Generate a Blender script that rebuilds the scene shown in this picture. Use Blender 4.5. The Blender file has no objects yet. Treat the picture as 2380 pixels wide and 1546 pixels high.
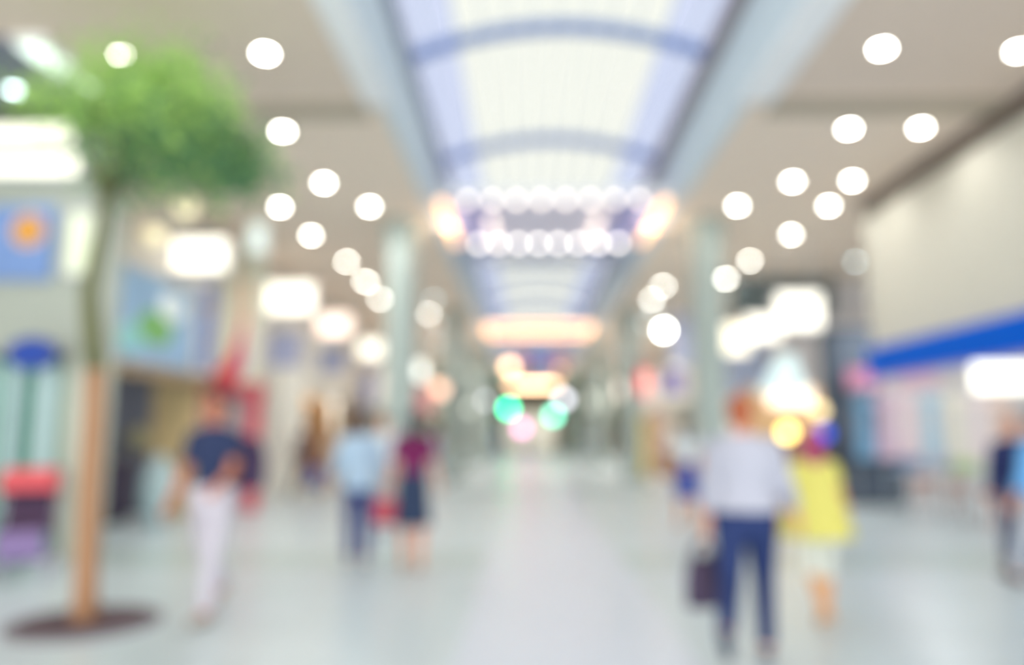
import bpy, bmesh, math, random
from mathutils import Vector, Matrix
R = math.radians
random.seed(7)
S = bpy.context.scene
COL = S.collection

# ------------------------------------------------------------------ camera
W, H, FPX = 2380, 1546, 1750.0
VPX, VPY, CAMZ = 1225.0, 1005.0, 1.4
PITCH = math.atan((VPY - H / 2) / FPX)
YAW = math.atan((VPX - W / 2) / FPX)
cd = bpy.data.cameras.new('camera'); cam = bpy.data.objects.new('camera', cd); COL.objects.link(cam)
cd.sensor_width = 36.0; cd.lens = FPX / W * 36.0
cd.clip_start = 0.05; cd.clip_end = 500
cam.location = (0, 0, CAMZ)
cam.rotation_euler = (R(90) + PITCH, 0, YAW)
cd.dof.use_dof = True                       # the photograph is thrown far out of focus
cd.dof.focus_distance = 0.50
cd.dof.aperture_fstop = 1.38
S.camera = cam
CR = cam.rotation_euler.to_matrix()

# ------------------------------------------------------------------ view, world, daylight
S.view_settings.view_transform = 'Standard'
S.view_settings.look = 'None'
S.view_settings.gamma = 1.0
S.view_settings.exposure = 0.42
S.cycles.max_bounces = 7
S.cycles.diffuse_bounces = 4
S.cycles.glossy_bounces = 3
S.cycles.transparent_max_bounces = 8
S.cycles.caustics_reflective = False
S.cycles.caustics_refractive = False
S.cycles.sample_clamp_indirect = 6.0
wd = bpy.data.worlds.new('World'); S.world = wd; wd.use_nodes = True
bg = wd.node_tree.nodes['Background']
bg.inputs[0].default_value = (0.97, 0.99, 1.0, 1)
bg.inputs[1].default_value = 3.1
def portal(name, loc, rot, sx, sy):
    l = bpy.data.lights.new(name, 'AREA'); l.shape = 'RECTANGLE'; l.size = sx; l.size_y = sy
    l.cycles.is_portal = True
    o = bpy.data.objects.new(name, l); o.location = loc; o.rotation_euler = rot; COL.objects.link(o)
portal('portal_skylight', (0.42, 30, 6.7), (0, 0, 0), 3.9, 64)
portal('portal_open_end', (0, -4.0, 2.5), (R(90), 0, 0), 22, 5.0)  # added opening behind the camera, daylight fill for the hall

# ------------------------------------------------------------------ pixel -> place helpers
def ray(px, py):
    return (CR @ Vector((px - W / 2, H / 2 - py, -FPX))).normalized()
def at(px, py, Y):
    d = ray(px, py); t = Y / d.y
    return Vector((0, 0, CAMZ)) + d * t
def atz(px, py, Z):
    d = ray(px, py); t = (Z - CAMZ) / d.z
    return Vector((0, 0, CAMZ)) + d * t

# ------------------------------------------------------------------ materials
def lin(c):
    return tuple(((v / 255) / 12.92 if v / 255 <= .04045 else ((v / 255 + .055) / 1.055) ** 2.4) for v in c)
MC = {}
def mat(name, rgb, rough=.6, emit=0, noise=.06, scale=6, spec=.3, trans=0):
    if name in MC: return MC[name]
    m = bpy.data.materials.new(name); m.use_nodes = True; nt = m.node_tree
    b = nt.nodes['Principled BSDF']; c = lin(rgb)
    b.inputs['Roughness'].default_value = rough
    b.inputs['Specular IOR Level'].default_value = spec
    tc = nt.nodes.new('ShaderNodeTexCoord'); nz = nt.nodes.new('ShaderNodeTexNoise'); nz.inputs['Scale'].default_value = scale
    nt.links.new(tc.outputs['Object'], nz.inputs['Vector'])
    mx = nt.nodes.new('ShaderNodeMix'); mx.data_type = 'RGBA'
    mx.inputs[6].default_value = tuple(v * (1 - noise) for v in c) + (1,)
    mx.inputs[7].default_value = tuple(min(1, v * (1 + noise)) for v in c) + (1,)
    nt.links.new(nz.outputs['Fac'], mx.inputs[0]); nt.links.new(mx.outputs[2], b.inputs['Base Color'])
    if emit:
        b.inputs['Emission Color'].default_value = c + (1,)
        b.inputs['Emission Strength'].default_value = emit
    if trans:
        tr = nt.nodes.new('ShaderNodeBsdfTranslucent'); ms = nt.nodes.new('ShaderNodeMixShader'); ms.inputs[0].default_value = trans
        nt.links.new(mx.outputs[2], tr.inputs['Color'])
        nt.links.new(b.outputs[0], ms.inputs[1]); nt.links.new(tr.outputs[0], ms.inputs[2])
        nt.links.new(ms.outputs[0], nt.nodes['Material Output'].inputs['Surface'])
    MC[name] = m
    return m
def glass(name, rgb, op=.06):
    m = bpy.data.materials.new(name); m.use_nodes = True; nt = m.node_tree
    nt.nodes.remove(nt.nodes['Principled BSDF'])
    t = nt.nodes.new('ShaderNodeBsdfTransparent'); t.inputs[0].default_value = lin(rgb) + (1,)
    g = nt.nodes.new('ShaderNodeBsdfGlossy'); g.inputs['Roughness'].default_value = .15
    ms = nt.nodes.new('ShaderNodeMixShader'); ms.inputs[0].default_value = op
    nt.links.new(t.outputs[0], ms.inputs[1]); nt.links.new(g.outputs[0], ms.inputs[2])
    nt.links.new(ms.outputs[0], nt.nodes['Material Output'].inputs['Surface'])
    return m

# ------------------------------------------------------------------ mesh builder
class MB:
    def __init__(s): s.b = bmesh.new()
    def box(s, c, d, rot=None):
        M = Matrix.Translation(c) @ (rot.to_4x4() if rot else Matrix()) @ Matrix.Diagonal((d[0], d[1], d[2], 1))
        bmesh.ops.create_cube(s.b, size=1, matrix=M); return s
    def span(s, a, b):
        return s.box([(a[i] + b[i]) / 2 for i in range(3)], [abs(b[i] - a[i]) for i in range(3)])
    def ell(s, c, r, rot=None, u=16, v=10):
        if not hasattr(r, '__len__'): r = (r, r, r)
        c = Vector(c); q = rot or Matrix.Identity(3); rs = []
        for j in range(v):
            a = math.pi * (j + .35) / (v - .3)
            rs.append([c + q @ Vector((r[0] * math.sin(a) * math.cos(2 * math.pi * i / u), r[1] * math.sin(a) * math.sin(2 * math.pi * i / u), r[2] * math.cos(a))) for i in range(u)])
        return s.rings(rs)
    def rings(s, rs, close=False):
        vs = [[s.b.verts.new(p) for p in r] for r in rs]; n = len(vs[0])
        pairs = list(zip(vs, vs[1:])) + ([(vs[-1], vs[0])] if close else [])
        for a, b in pairs:
            for i in range(n):
                s.b.faces.new((a[i], a[(i + 1) % n], b[(i + 1) % n], b[i]))
        if not close:
            s.b.faces.new(vs[0][::-1]); s.b.faces.new(vs[-1])
        return s
    def loft(s, rows, n=20):          # rows: (cx, cy, z, rx, ry)
        return s.rings([[(cx + rx * math.cos(2 * math.pi * i / n), cy + ry * math.sin(2 * math.pi * i / n), z) for i in range(n)] for cx, cy, z, rx, ry in rows])
    def tube(s, pts, rad, n=12):
        pts = [Vector(p) for p in pts]
        if not hasattr(rad, '__len__'): rad = [rad] * len(pts)
        t0 = (pts[1] - pts[0]).normalized()
        u = t0.orthogonal().normalized(); rs = []
        for i, p in enumerate(pts):
            t = (pts[min(i + 1, len(pts) - 1)] - pts[max(i - 1, 0)]).normalized()
            u = (u - t * u.dot(t)).normalized(); w = t.cross(u)
            rs.append([p + (u * math.cos(2 * math.pi * k / n) + w * math.sin(2 * math.pi * k / n)) * rad[i] for k in range(n)])
        return s.rings(rs)
    def cap(s, p0, r0, p1, r1):       # tapered limb with round ends
        s.tube([p0, p1], [r0, r1]); s.ell(p0, r0 * .99, u=12, v=8); s.ell(p1, r1 * .99, u=12, v=8); return s
    def prism(s, poly, y0, y1):       # outline in x,z swept along y
        a = [s.b.verts.new((x, y0, z)) for x, z in poly]; b = [s.b.verts.new((x, y1, z)) for x, z in poly]; n = len(a)
        s.b.faces.new(a); s.b.faces.new(b[::-1])
        for i in range(n): s.b.faces.new((a[(i + 1) % n], a[i], b[i], b[(i + 1) % n]))
        return s
    def build(s, name, m, parent=None, bevel=0, smooth=False, remesh=0, sm=0):
        bmesh.ops.recalc_face_normals(s.b, faces=s.b.faces)
        me = bpy.data.meshes.new(name); s.b.to_mesh(me); s.b.free()
        o = bpy.data.objects.new(name, me); COL.objects.link(o); me.materials.append(m)
        if parent: o.parent = parent
        if smooth: me.shade_smooth()
        if bevel:
            k = o.modifiers.new('bevel', 'BEVEL'); k.width = bevel; k.segments = 2; k.limit_method = 'ANGLE'
        if remesh:
            k = o.modifiers.new('remesh', 'REMESH'); k.mode = 'VOXEL'; k.voxel_size = remesh; k.use_smooth_shade = True
            if sm:
                k = o.modifiers.new('smooth', 'SMOOTH'); k.factor = .5; k.iterations = sm
        return o
def tag(o, label, cat, group=None, kind=None):
    if label: o['label'] = label
    if cat: o['category'] = cat
    if group: o['group'] = group
    if kind: o['kind'] = kind
    return o
def empty(name, loc, rz=0):
    o = bpy.data.objects.new(name, None); COL.objects.link(o); o.location = loc; o.rotation_euler = (0, 0, rz); o.empty_display_size = .1
    return o
def st(name, a, b, m, bevel=0):
    o = MB().span(a, b).build(name, m, bevel=bevel); o['kind'] = 'structure'; return o
def copytree(o, parent=None):
    c = o.copy(); COL.objects.link(c); c.parent = parent
    for ch in list(o.children): copytree(ch, c)
    return c

ORD = ['first', 'second', 'third', 'fourth', 'fifth', 'sixth', 'seventh', 'eighth', 'ninth', 'tenth', 'eleventh', 'twelfth', 'thirteenth', 'fourteenth',
       'fifteenth', 'sixteenth', 'seventeenth', 'eighteenth', 'nineteenth', 'twentieth']

# ================================================================== THE SETTING
CZ = 5.0                 # ceiling height
WL, WR = -1.51, 2.34     # skylight well
WZ = 6.1                 # top of the well
YE = 68.0                # far end
YN = -4.0                # end behind the camera, left open to let in fill light

fm = bpy.data.materials.new('polished_floor_tiles'); fm.use_nodes = True
nt = fm.node_tree; b = nt.nodes['Principled BSDF']; N = nt.nodes.new; L = nt.links.new
b.inputs['Roughness'].default_value = .30; b.inputs['Specular IOR Level'].default_value = .45
tc = N('ShaderNodeTexCoord'); br = N('ShaderNodeTexBrick')
br.offset = 0; br.inputs['Color1'].default_value = lin((204, 217, 222)) + (1,); br.inputs['Color2'].default_value = lin((199, 213, 217)) + (1,)
br.inputs['Mortar'].default_value = lin((186, 196, 198)) + (1,); br.inputs['Scale'].default_value = 1; br.inputs['Mortar Size'].default_value = .006
br.inputs['Brick Width'].default_value = .6; br.inputs['Row Height'].default_value = .6
L(tc.outputs['Object'], br.inputs['Vector'])
sx = N('ShaderNodeSeparateXYZ'); L(tc.outputs['Object'], sx.inputs[0])
def band(sock, period, off, width):
    a = N('ShaderNodeMath'); a.operation = 'ADD'; a.inputs[1].default_value = off; L(sock, a.inputs[0])
    p = N('ShaderNodeMath'); p.operation = 'PINGPONG'; p.inputs[1].default_value = period / 2; L(a.outputs[0], p.inputs[0])
    q = N('ShaderNodeMath'); q.operation = 'LESS_THAN'; q.inputs[1].default_value = width / 2; L(p.outputs[0], q.inputs[0])
    return q.outputs[0]
m1 = N('ShaderNodeMix'); m1.data_type = 'RGBA'; L(band(sx.outputs['Y'], 9.6, -8.6, 1.0), m1.inputs[0]); L(br.outputs['Color'], m1.inputs[6])
m1.inputs[7].default_value = lin((184, 200, 198)) + (1,)
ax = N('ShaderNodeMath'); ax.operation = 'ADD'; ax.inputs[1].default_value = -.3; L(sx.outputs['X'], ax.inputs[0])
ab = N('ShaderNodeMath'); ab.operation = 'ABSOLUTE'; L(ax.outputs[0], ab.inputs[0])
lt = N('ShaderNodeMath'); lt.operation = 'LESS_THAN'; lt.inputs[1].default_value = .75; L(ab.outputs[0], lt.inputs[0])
m2 = N('ShaderNodeMix'); m2.data_type = 'RGBA'; L(lt.outputs[0], m2.inputs[0]); L(m1.outputs[2], m2.inputs[6]); m2.inputs[7].default_value = lin((210, 218, 230)) + (1,)  # paler central lane: the skylight's reflection painted into the tile colour
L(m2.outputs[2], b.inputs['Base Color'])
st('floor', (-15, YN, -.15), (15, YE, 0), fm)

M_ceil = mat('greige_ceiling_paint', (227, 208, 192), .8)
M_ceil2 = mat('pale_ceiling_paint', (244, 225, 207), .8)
M_white = mat('white_paint', (228, 230, 230), .6)
M_soff = mat('pale_grey_soffit', (246, 246, 248), .6)
M_well = mat('pale_blue_well_paint', (214, 226, 234), .6)
M_cream = mat('cream_wall_paint', (212, 209, 196), .7)
M_dkbrown = mat('shadow_gap_brown', (112, 100, 92), .6)
M_dkgrey = mat('dark_slate_panel', (80, 92, 108), .6)
M_rib = mat('blue_painted_steel', (128, 150, 200), .5)
M_metal = mat('brushed_metal', (170, 174, 178), .35)
M_black = mat('black_metal', (48, 50, 58), .5)

st('ceiling_left', (-15, 8.0, CZ), (WL - .1, YE, CZ + .3), M_ceil2)
st('ceiling_left_near', (-15, YN, CZ), (WL - .1, 8.0, CZ + .3), M_ceil)
st('ceiling_right', (WR + .1, 8.0, CZ), (15, YE, CZ + .3), M_ceil2)
st('ceiling_right_near', (WR + .1, YN, CZ), (15, 8.0, CZ + .3), M_ceil)
M_step = mat('taupe_step_paint', (186, 174, 156), .8)
st('trim_1', (-15, 7.85, CZ - .03), (WL - .28, 8.25, CZ), M_step)
st('trim_2', (WR + .36, 7.85, CZ - .03), (15, 8.25, CZ), M_step)
st('trim_3', (WL - .26, YN, CZ - .05), (WL + .01, 7.84, CZ), M_soff)
st('trim_4', (WR - .01, YN, CZ - .05), (WR + .34, 7.84, CZ), M_soff)
st('wall_skylight_left', (WL - .1, YN, CZ - .02), (WL, YE, WZ), M_well)
st('wall_skylight_right', (WR, YN, CZ - .02), (WR + .1, YE, WZ), M_well)
st('trim_5', (WL, YN, WZ - .16), (WL + .10, YE, WZ), mat('grey_gutter', (166, 170, 184), .5))
st('trim_6', (WR - .14, YN, WZ - .16), (WR, YE, WZ), mat('taupe_gutter', (150, 138, 142), .5))
st('wall_back_far', (-15, YE, 0), (15, YE + .2, 6.8), M_cream)
st('wall_left_outer', (-15.2, YN, 0), (-15, YE, CZ), M_cream)
st('wall_right_outer', (15, YN, 0), (15.2, YE, CZ), M_cream)

# skylight: shallow barrel vault, glass between blue ribs
RISE = .42
def vault(u):            # u 0..1 across
    x = WL + (WR - WL) * u
    return x, WZ + RISE * (1 - (2 * u - 1) ** 2) 
G_mid = glass('dimmed_roof_glass', (137, 137, 130)); G_side = glass('edge_glare_roof_glass', (116, 120, 134))  # centre dimmed against the bright sky; edge glare's blue put into side panes
root = empty('window_1', (0, 0, 0)); root['kind'] = 'structure'
nU = 24
for nm, m, us in (('glass_pane', G_mid, range(4, nU - 4)), ('glass_side_pane', G_side, list(range(0, 4)) + list(range(nU - 4, nU)))):
    w = MB()
    for i in us:
        x0, z0 = vault(i / nU); x1, z1 = vault((i + 1) / nU)
        vs = [w.b.verts.new(p) for p in ((x0, YN, z0), (x1, YN, z1), (x1, YE, z1), (x0, YE, z0))]; w.b.faces.new(vs)
    w.build(nm, m, root)
for Y in [8.85 + 3.65 * k for k in range(-3, 17)]:
    w = MB(); pl = [vault(i / nU) for i in range(nU + 1)]
    w.prism([(x, z - .02) for x, z in pl] + [(x, z - .16) for x, z in reversed(pl)], Y - .05, Y + .05)
    w.build('rib', M_rib, root)
for i in range(2, nU, 2):
    x, z = vault(i / nU); MB().span((x - .012, YN, z - .04), (x + .012, YE, z - .005)).build('glazing_bar', mat('pale_glazing_bar', (215, 222, 235), .5), root)
# opaque roof over the crossing between the two glass bays
st('ceiling_crossing', (WL, 14.6, WZ - .25), (WR, 19.5, WZ - .1), mat('lilac_paint', (205, 208, 232), .7))
st('ceiling_crossing_far', (WL, 29.0, CZ + .2), (WR, 37.0, CZ + .35), mat('lilac_paint', (205, 208, 232)))
st('ceiling_end', (WL, 41.0, CZ), (WR, YE, CZ + .3), M_ceil2)

# columns either side of the skylight
M_col = mat('pale_green_grey_column', (170, 182, 176), .45)
COLS = []
for Y in (12.6, 22.2, 32.0, 42.0, 52.0):
    for X in (-2.12, 3.04):
        w = MB(); w.loft([(X, Y, 0, .33, .33), (X, Y, .18, .33, .33), (X, Y, .2, .27, .27), (X, Y, CZ - .45, .27, .27), (X, Y, CZ - .42, .32, .32), (X, Y, CZ, .32, .32)], 32)
        o = w.build('column', M_col); o['kind'] = 'structure'; COLS.append(o)

# left side: bulkhead, shop walls
BL = -5.6
M_bulk = mat('grey_green_bulkhead', (170, 176, 166), .7)
st('wall_left_shop_front', (-15, 8.5, 2.3), (-4.85, 8.75, CZ), M_bulk)
st('wall_left_bulkhead', (BL - .2, 8.75, 2.35), (BL, YE, CZ), mat('warm_grey_bulkhead', (214, 208, 198), .7))
st('trim_7', (BL - .22, 8.75, 2.2), (BL + .05, 16.0, 2.35), mat('brown_timber_trim', (150, 130, 104), .6))
st('wall_left_pier', (-5.3, 8.52, 0), (-4.85, 8.74, 2.3), mat('pale_stone_pier', (188, 192, 178), .6))
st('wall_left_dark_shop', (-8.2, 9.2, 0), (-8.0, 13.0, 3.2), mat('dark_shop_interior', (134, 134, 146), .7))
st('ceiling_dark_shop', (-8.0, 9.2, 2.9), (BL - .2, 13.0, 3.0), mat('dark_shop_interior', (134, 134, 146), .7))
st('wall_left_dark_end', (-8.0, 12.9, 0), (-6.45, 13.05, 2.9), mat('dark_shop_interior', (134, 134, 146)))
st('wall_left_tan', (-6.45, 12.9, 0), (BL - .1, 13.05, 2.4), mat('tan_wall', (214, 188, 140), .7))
st('wall_left_white_pier', (BL - .5, 16.2, 0), (BL + .25, 18.1, 2.85), mat('ivory_pier', (240, 237, 226), .6))
st('wall_left_warm_shop', (-6.5, 18.76, 0), (-6.3, 23.4, 2.6), mat('apricot_wall', (232, 196, 150), .7))
st('wall_left_pilaster', (BL - .3, 18.3, 0), (BL + .08, 18.75, 2.6), mat('brown_pilaster', (150, 132, 108), .6))
st('wall_left_pilaster_far', (BL - .3, 23.4, 0), (BL + .08, 24.0, 2.6), mat('brown_pilaster', (150, 132, 108)))
st('wall_left_grey_shop', (-7.6, 24.0, 0), (-7.4, 34.0, 3.2), mat('warm_grey_shopfront', (206, 200, 190), .7))
st('wall_left_far_shop', (-6.6, 34.0, 0), (-6.4, YE, 3.2), mat('pale_shopfront', (222, 220, 214), .7))
st('wall_left_divider', (-7.4, 33.6, 0), (BL - .2, 34.0, 2.5), M_cream)
st('wall_right_divider', (6.1, 33.6, 0), (7.6, 33.99, 2.5), M_cream)

# right side: cream bulkhead over the shop, deeper shop behind
BR = 5.3
st('wall_right_bulkhead', (BR, YN, 2.6), (BR + .25, 11.6, CZ - .2), M_cream)
st('trim_8', (BR - .04, YN, CZ - .26), (BR + .28, 11.6, CZ), M_dkbrown)  # shadow gap under the ceiling, its shade painted as dark brown
st('wall_right_shop_back', (6.0, 18.2, 0), (15, 18.4, CZ), mat('white_shop_wall', (226, 221, 222), .7))
st('ceiling_right_shop', (BR + .25, 1.0, 2.85), (15, 11.6, 2.95), M_white)
st('wall_right_bulkhead_far', (5.9, 18.4, 2.5), (6.1, YE, CZ), mat('warm_grey_bulkhead', (214, 208, 198)))
st('wall_right_blue_front', (5.86, 18.4, 2.4), (5.9, 25.0, 3.7), mat('blue_grey_glass_front', (150, 168, 200), .3))
st('wall_right_recess_shade', (4.9, 17.6, 4.15), (7.2, 17.9, CZ), mat('teal_recess_shade', (96, 110, 112), .6))  # solid panel, its dark tone painted for the ceiling recess's shadow
st('wall_right_grey_shop', (7.6, 18.4, 0), (7.8, 34.0, 3.2), mat('pale_shopfront', (222, 220, 214)))
st('wall_right_far_shop', (6.5, 34.0, 0), (6.7, YE, 3.2), mat('pale_shopfront', (222, 220, 214)))
st('wall_right_dark_portal', (6.25, 15.6, 0), (7.25, 16.2, 3.55), M_dkgrey, .02)

# ================================================================== LAMPS
# recessed downlights, placed where they sit in the ceiling
M_dl = mat('downlight_glow', (255, 252, 240), emit=42, noise=0)
M_dl2 = mat('cool_downlight_glow', (214, 236, 240), emit=13, noise=0)
M_rim = mat('white_rim', (238, 238, 236), .4)
def make_downlight(loc, m, power, d=.13):
    t = empty('downlight', loc)
    w = MB(); n = 24; ro, ri = d / 2 + .02, d / 2
    P = lambda r, z: [(r * math.cos(2 * math.pi * i / n), r * math.sin(2 * math.pi * i / n), z) for i in range(n)]
    w.rings([P(ri, -.004), P(ro, -.008), P(ro, 0.0), P(ri, 0.0)], close=True); w.build('rim', M_rim, t)
    w = MB(); w.rings([P(ri, -.002), P(ri, -.0005)]); w.build('diffuser', m, t)
    if power:
        l = bpy.data.lights.new('downlight_beam', 'SPOT'); l.energy = power; l.spot_size = R(150); l.spot_blend = .6; l.shadow_soft_size = 0; l.color = (1, .985, .955)
        lo = bpy.data.objects.new('downlight_beam', l); COL.objects.link(lo); lo.parent = t; lo.location = (0, 0, -.03)
    return t
DL = [(616, 124), (657, 305), (753, 425), (651, 481), (859, 480), (723, 547), (806, 608), (850, 655), (883, 695), (1008, 697), (997, 730), (1018, 755), (1050, 795),
      (275, 127), (35, 202), (2050, 113), (2368, 118), (1973, 299), (2140, 297), (1842, 422), (1981, 420), (1926, 478), (1714, 478), (1839, 545), (1743, 606),
      (1687, 648), (1541, 665), (1515, 697), (1543, 767), (1500, 752), (1520, 722), (1988, 608), (1990, 660), (1735, 690), (1850, 660)]
pos = [(atz(px, py, CZ), (px, py)) for px, py in DL]
DLP = 60
for side in (-1, 1):
    ps = sorted([p for p in pos if (p[0].x > .4) == (side > 0)], key=lambda p: p[0].y)
    for i, (p, q) in enumerate(ps):
        cool = q in ((35, 202), (1988, 608), (1990, 660), (1735, 690), (1850, 660), (1008, 697), (1018, 755), (1050, 795), (1500, 752), (1520, 722))
        p.z -= .032 if 7.85 < p.y < 8.25 else 0
        p.z -= .032 if p.x < -4.95 and p.y < 8.4 else 0
        pw = DLP * (1 if side < 0 else (.25 if p.y < 12 or p.x > 4 else .8)); pw *= .5 if p.y < 8 else 1
        o = make_downlight(p, M_dl2 if cool else M_dl, pw, .13 if p.y < 16 else .17)
        tag(o, '%s round downlight back from the open end, in the %s side ceiling' % (ORD[i], 'blue fascia' if side > 0 else 'tree'), 'downlight',
            'recessed ceiling downlights')
# rows the photo shows as faint glows in the depth
k = 0
for Y in (30, 36.5, 45):
    for X in (-3.6, 4.4):
        o = make_downlight((X, Y, CZ), M_dl2, DLP * 6, .2)
        tag(o, 'dim downlight %s, in the %s side ceiling' % (('beyond the second light canopy', 'near the red hanging banner', 'just past the red hanging banner')[k // 2], 'blue fascia' if X > 0 else 'tree'), 'downlight', 'faint far downlights'); k += 1

# ceiling strip light above the tree
p = atz(165, 158, CZ)
t = empty('strip_light', (p.x, p.y, CZ))
MB().span((-.15, -.65, -.09), (.15, .65, 0)).build('housing', M_rim, t, bevel=.01)
MB().span((-.12, -.62, -.10), (.12, .62, -.088)).build('diffuser', mat('strip_glow', (232, 250, 238), emit=1.15, noise=0), t)
tag(t, 'long pale green glowing ceiling strip light above the tree crown', 'strip light')
st('trim_9', (-6.6, 6.4, CZ - .03), (-4.74, 8.4, CZ), mat('slate_ceiling_band', (122, 126, 144), .7))

# light canopies hung under the skylight
M_warm = mat('warm_bulb_glow', (255, 200, 146), emit=2.2, noise=0)
M_wbulb = mat('white_bulb_glow', (255, 246, 238), emit=6, noise=0)
M_lil = mat('lilac_canopy_panel', (150, 155, 208), .6); M_lil2 = mat('pale_canopy_panel', (240, 236, 244), .6, trans=.6)
def canopy(Y0, Y1, label, front, back, sides, inner, power, Z=CZ, nb=8, panel=True, fr=.055):
    t = empty('light_canopy', (0, Y0, Z)); D = Y1 - Y0; x0, x1 = WL + .18, WR - .18
    if panel:
        MB().span((x0 + .75, 0, .0), (x1 - .75, D, .05)).build('panel', M_lil2, t)
        for a_, b_ in ((x0, x0 + .75), (x1 - .75, x1)): MB().span((a_, 0, .0), (b_, D, .05)).build('side_panel', M_lil, t)
    w = MB(); w.span((x0, -.05, -.02), (x1, .03, .12)).span((x0, D - .03, -.02), (x1, D + .05, .12)).span((x0 - .02, .03, -.02), (x0 + .06, D - .03, .12)).span((x1 - .06, .03, -.02), (x1 + .02, D - .03, .12))
    w.build('frame', M_soff, t, bevel=.01)
    w = MB()
    for y in (.3, D - .3): w.span((WL - .005, y - .03, .05), (x0, y + .03, .11)).span((x1, y - .03, .05), (WR + .005, y + .03, .11))
    w.build('bracket', M_metal, t)
    def bulbs(n, y, m, fr=fr):
        for i in range(n):
            x = x0 + .42 + (x1 - x0 - .84) * i / (n - 1) if n < 12 else x0 + .06 + (x1 - x0 - .12) * i / (n - 1)
            MB().ell((x, y, -.05), (fr, fr, fr), u=12, v=8).build('bulb', m, t, smooth=True)
    if front: bulbs(front[0], 0, front[1], fr * (2 if front[0] == 2 else 1))
    if back: bulbs(back[0], D, back[1])
    if sides:
        for x in (x0, x1):
            MB().tube([(x, .1, -.05), (x, D - .1, -.05)], fr, 12).build('tube_lamp', sides, t, smooth=True)
    if inner:
        for x in (x0 + .72, x1 - .95):
            MB().tube([(x, D * .35, -.05), (x, D - .1, -.05)], fr, 12).build('tube_lamp', inner, t, smooth=True)
    tag(t, label, 'light canopy', 'light canopies hung beneath the skylight')
    if power:
        for x in (x0, x1):
            l = bpy.data.lights.new('tube_lamp_light', 'POINT'); l.energy = power; l.color = (1, .72, .5); l.shadow_soft_size = 0
            lo = bpy.data.objects.new('tube_lamp_light', l); COL.objects.link(lo); lo.parent = t; lo.location = (x, D / 2, -.16)
    return t
M_wb1 = mat('soft_white_bulb_glow', (255, 240, 228), emit=3.2, noise=0)
canopy(11.25, 13.95, 'wide lilac canopy edged with warm tube lamps and white bulbs, closest beneath the skylight', (8, M_wb1), (8, M_wbulb), M_warm, mat('dim_tube_glow', (255, 236, 224), emit=1.2, noise=0), 12)
canopy(25.2, 27.4, 'warm glowing bulb canopy above the columns, in front of the red banner', (24, M_warm), (24, M_warm), M_warm, None, 14, fr=.08)
canopy(39.4, 55.0, 'farthest warm bulb frame, beyond the red hanging banner', (2, mat('side_bulb_glow', (255, 208, 166), emit=6, noise=0)), (26, mat('deep_warm_bulb_glow', (255, 212, 172), emit=7, noise=0)), None, None, 0, panel=False, fr=.13, Z=CZ - .15)

# projecting light boxes along both sides
def lightbox(name, px, py, Y, w_, h_, m, label, wallx=None, group='projecting light boxes on the shopfronts', x=None):
    p = at(px, py, Y); t = empty(name, p)
    MB().span((-w_ / 2 - .03, 0, -h_ / 2 - .03), (w_ / 2 + .03, .16, h_ / 2 + .03)).build('housing', M_rim, t, bevel=.02)
    MB().span((-w_ / 2, -.012, -h_ / 2), (w_ / 2, 0.0, h_ / 2)).build('lit_panel', m, t, bevel=.005)
    if wallx is None: MB().tube([(-w_ * .3, .08, h_ / 2), (-w_ * .3, .08, CZ - p.z)], .012, 6).tube([(w_ * .3, .08, h_ / 2), (w_ * .3, .08, CZ - p.z)], .012, 6).build('hanger', M_metal, t)
    else: MB().span((min(0, wallx - p.x), .06, -.03), (max(0, wallx - p.x), .10, .03)).build('bracket', M_metal, t)
    return tag(t, label, 'light box', group)
M_lb = mat('light_box_glow', (255, 250, 236), emit=1.3, noise=0)
M_lbp = mat('pink_white_box_glow', (255, 232, 218), emit=1.4, noise=0)
lightbox('light_box', 462, 592, 11.6, .82, .50, M_lb, 'biggest white light box on the tree side, just right of the tree crown', BL)
lightbox('light_box', 674, 692, 15.9, .95, .62, M_lb, 'square white light box above the ivory pier', BL)
lightbox('light_box', 776, 755, 19.4, .82, .52, M_lbp, 'pinkish white light box above the apricot shop', BL)
lightbox('light_box', 861, 811, 24.0, .72, .52, M_lb, 'small white light box past the pinkish one', BL)
lightbox('light_box', 976, 862, 34.5, .42, .75, mat('dim_white_box_glow', (245, 248, 240), emit=2.0, noise=0), 'farthest small white light box on the tree side', BL)
lightbox('light_box', 1858, 722, 13.6, .78, .62, M_lb, 'largest white light box on the fascia side, hung closest to the blue fascia')
lightbox('light_box', 1775, 762, 16.0, .70, .50, M_lb, 'middle one of the three overlapping white light boxes on the fascia side')
lightbox('light_box', 1712, 788, 18.8, .62, .72, mat('cream_box_glow', (255, 246, 222), emit=1.3, noise=0), 'cream light box beside the column, last of the overlapping three', 5.9)
lightbox('light_box', 1458, 905, 36.0, .9, .7, mat('rosy_box_glow', (255, 238, 226), emit=1.9, noise=0), 'far rosy white light box in front of a red sign', 5.9)
lightbox('light_box', 1392, 932, 50.0, 1.1, .9, mat('dim_cream_glow', (250, 250, 232), emit=1.6, noise=0), 'farthest cream light box on the fascia side', 5.9)

lightbox('light_box', 598, 545, 12.7, .30, .62, mat('pale_cyan_box_glow', (226, 240, 236), emit=.55, noise=0), 'slim pale upright light box between the biggest and the square ones')
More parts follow.
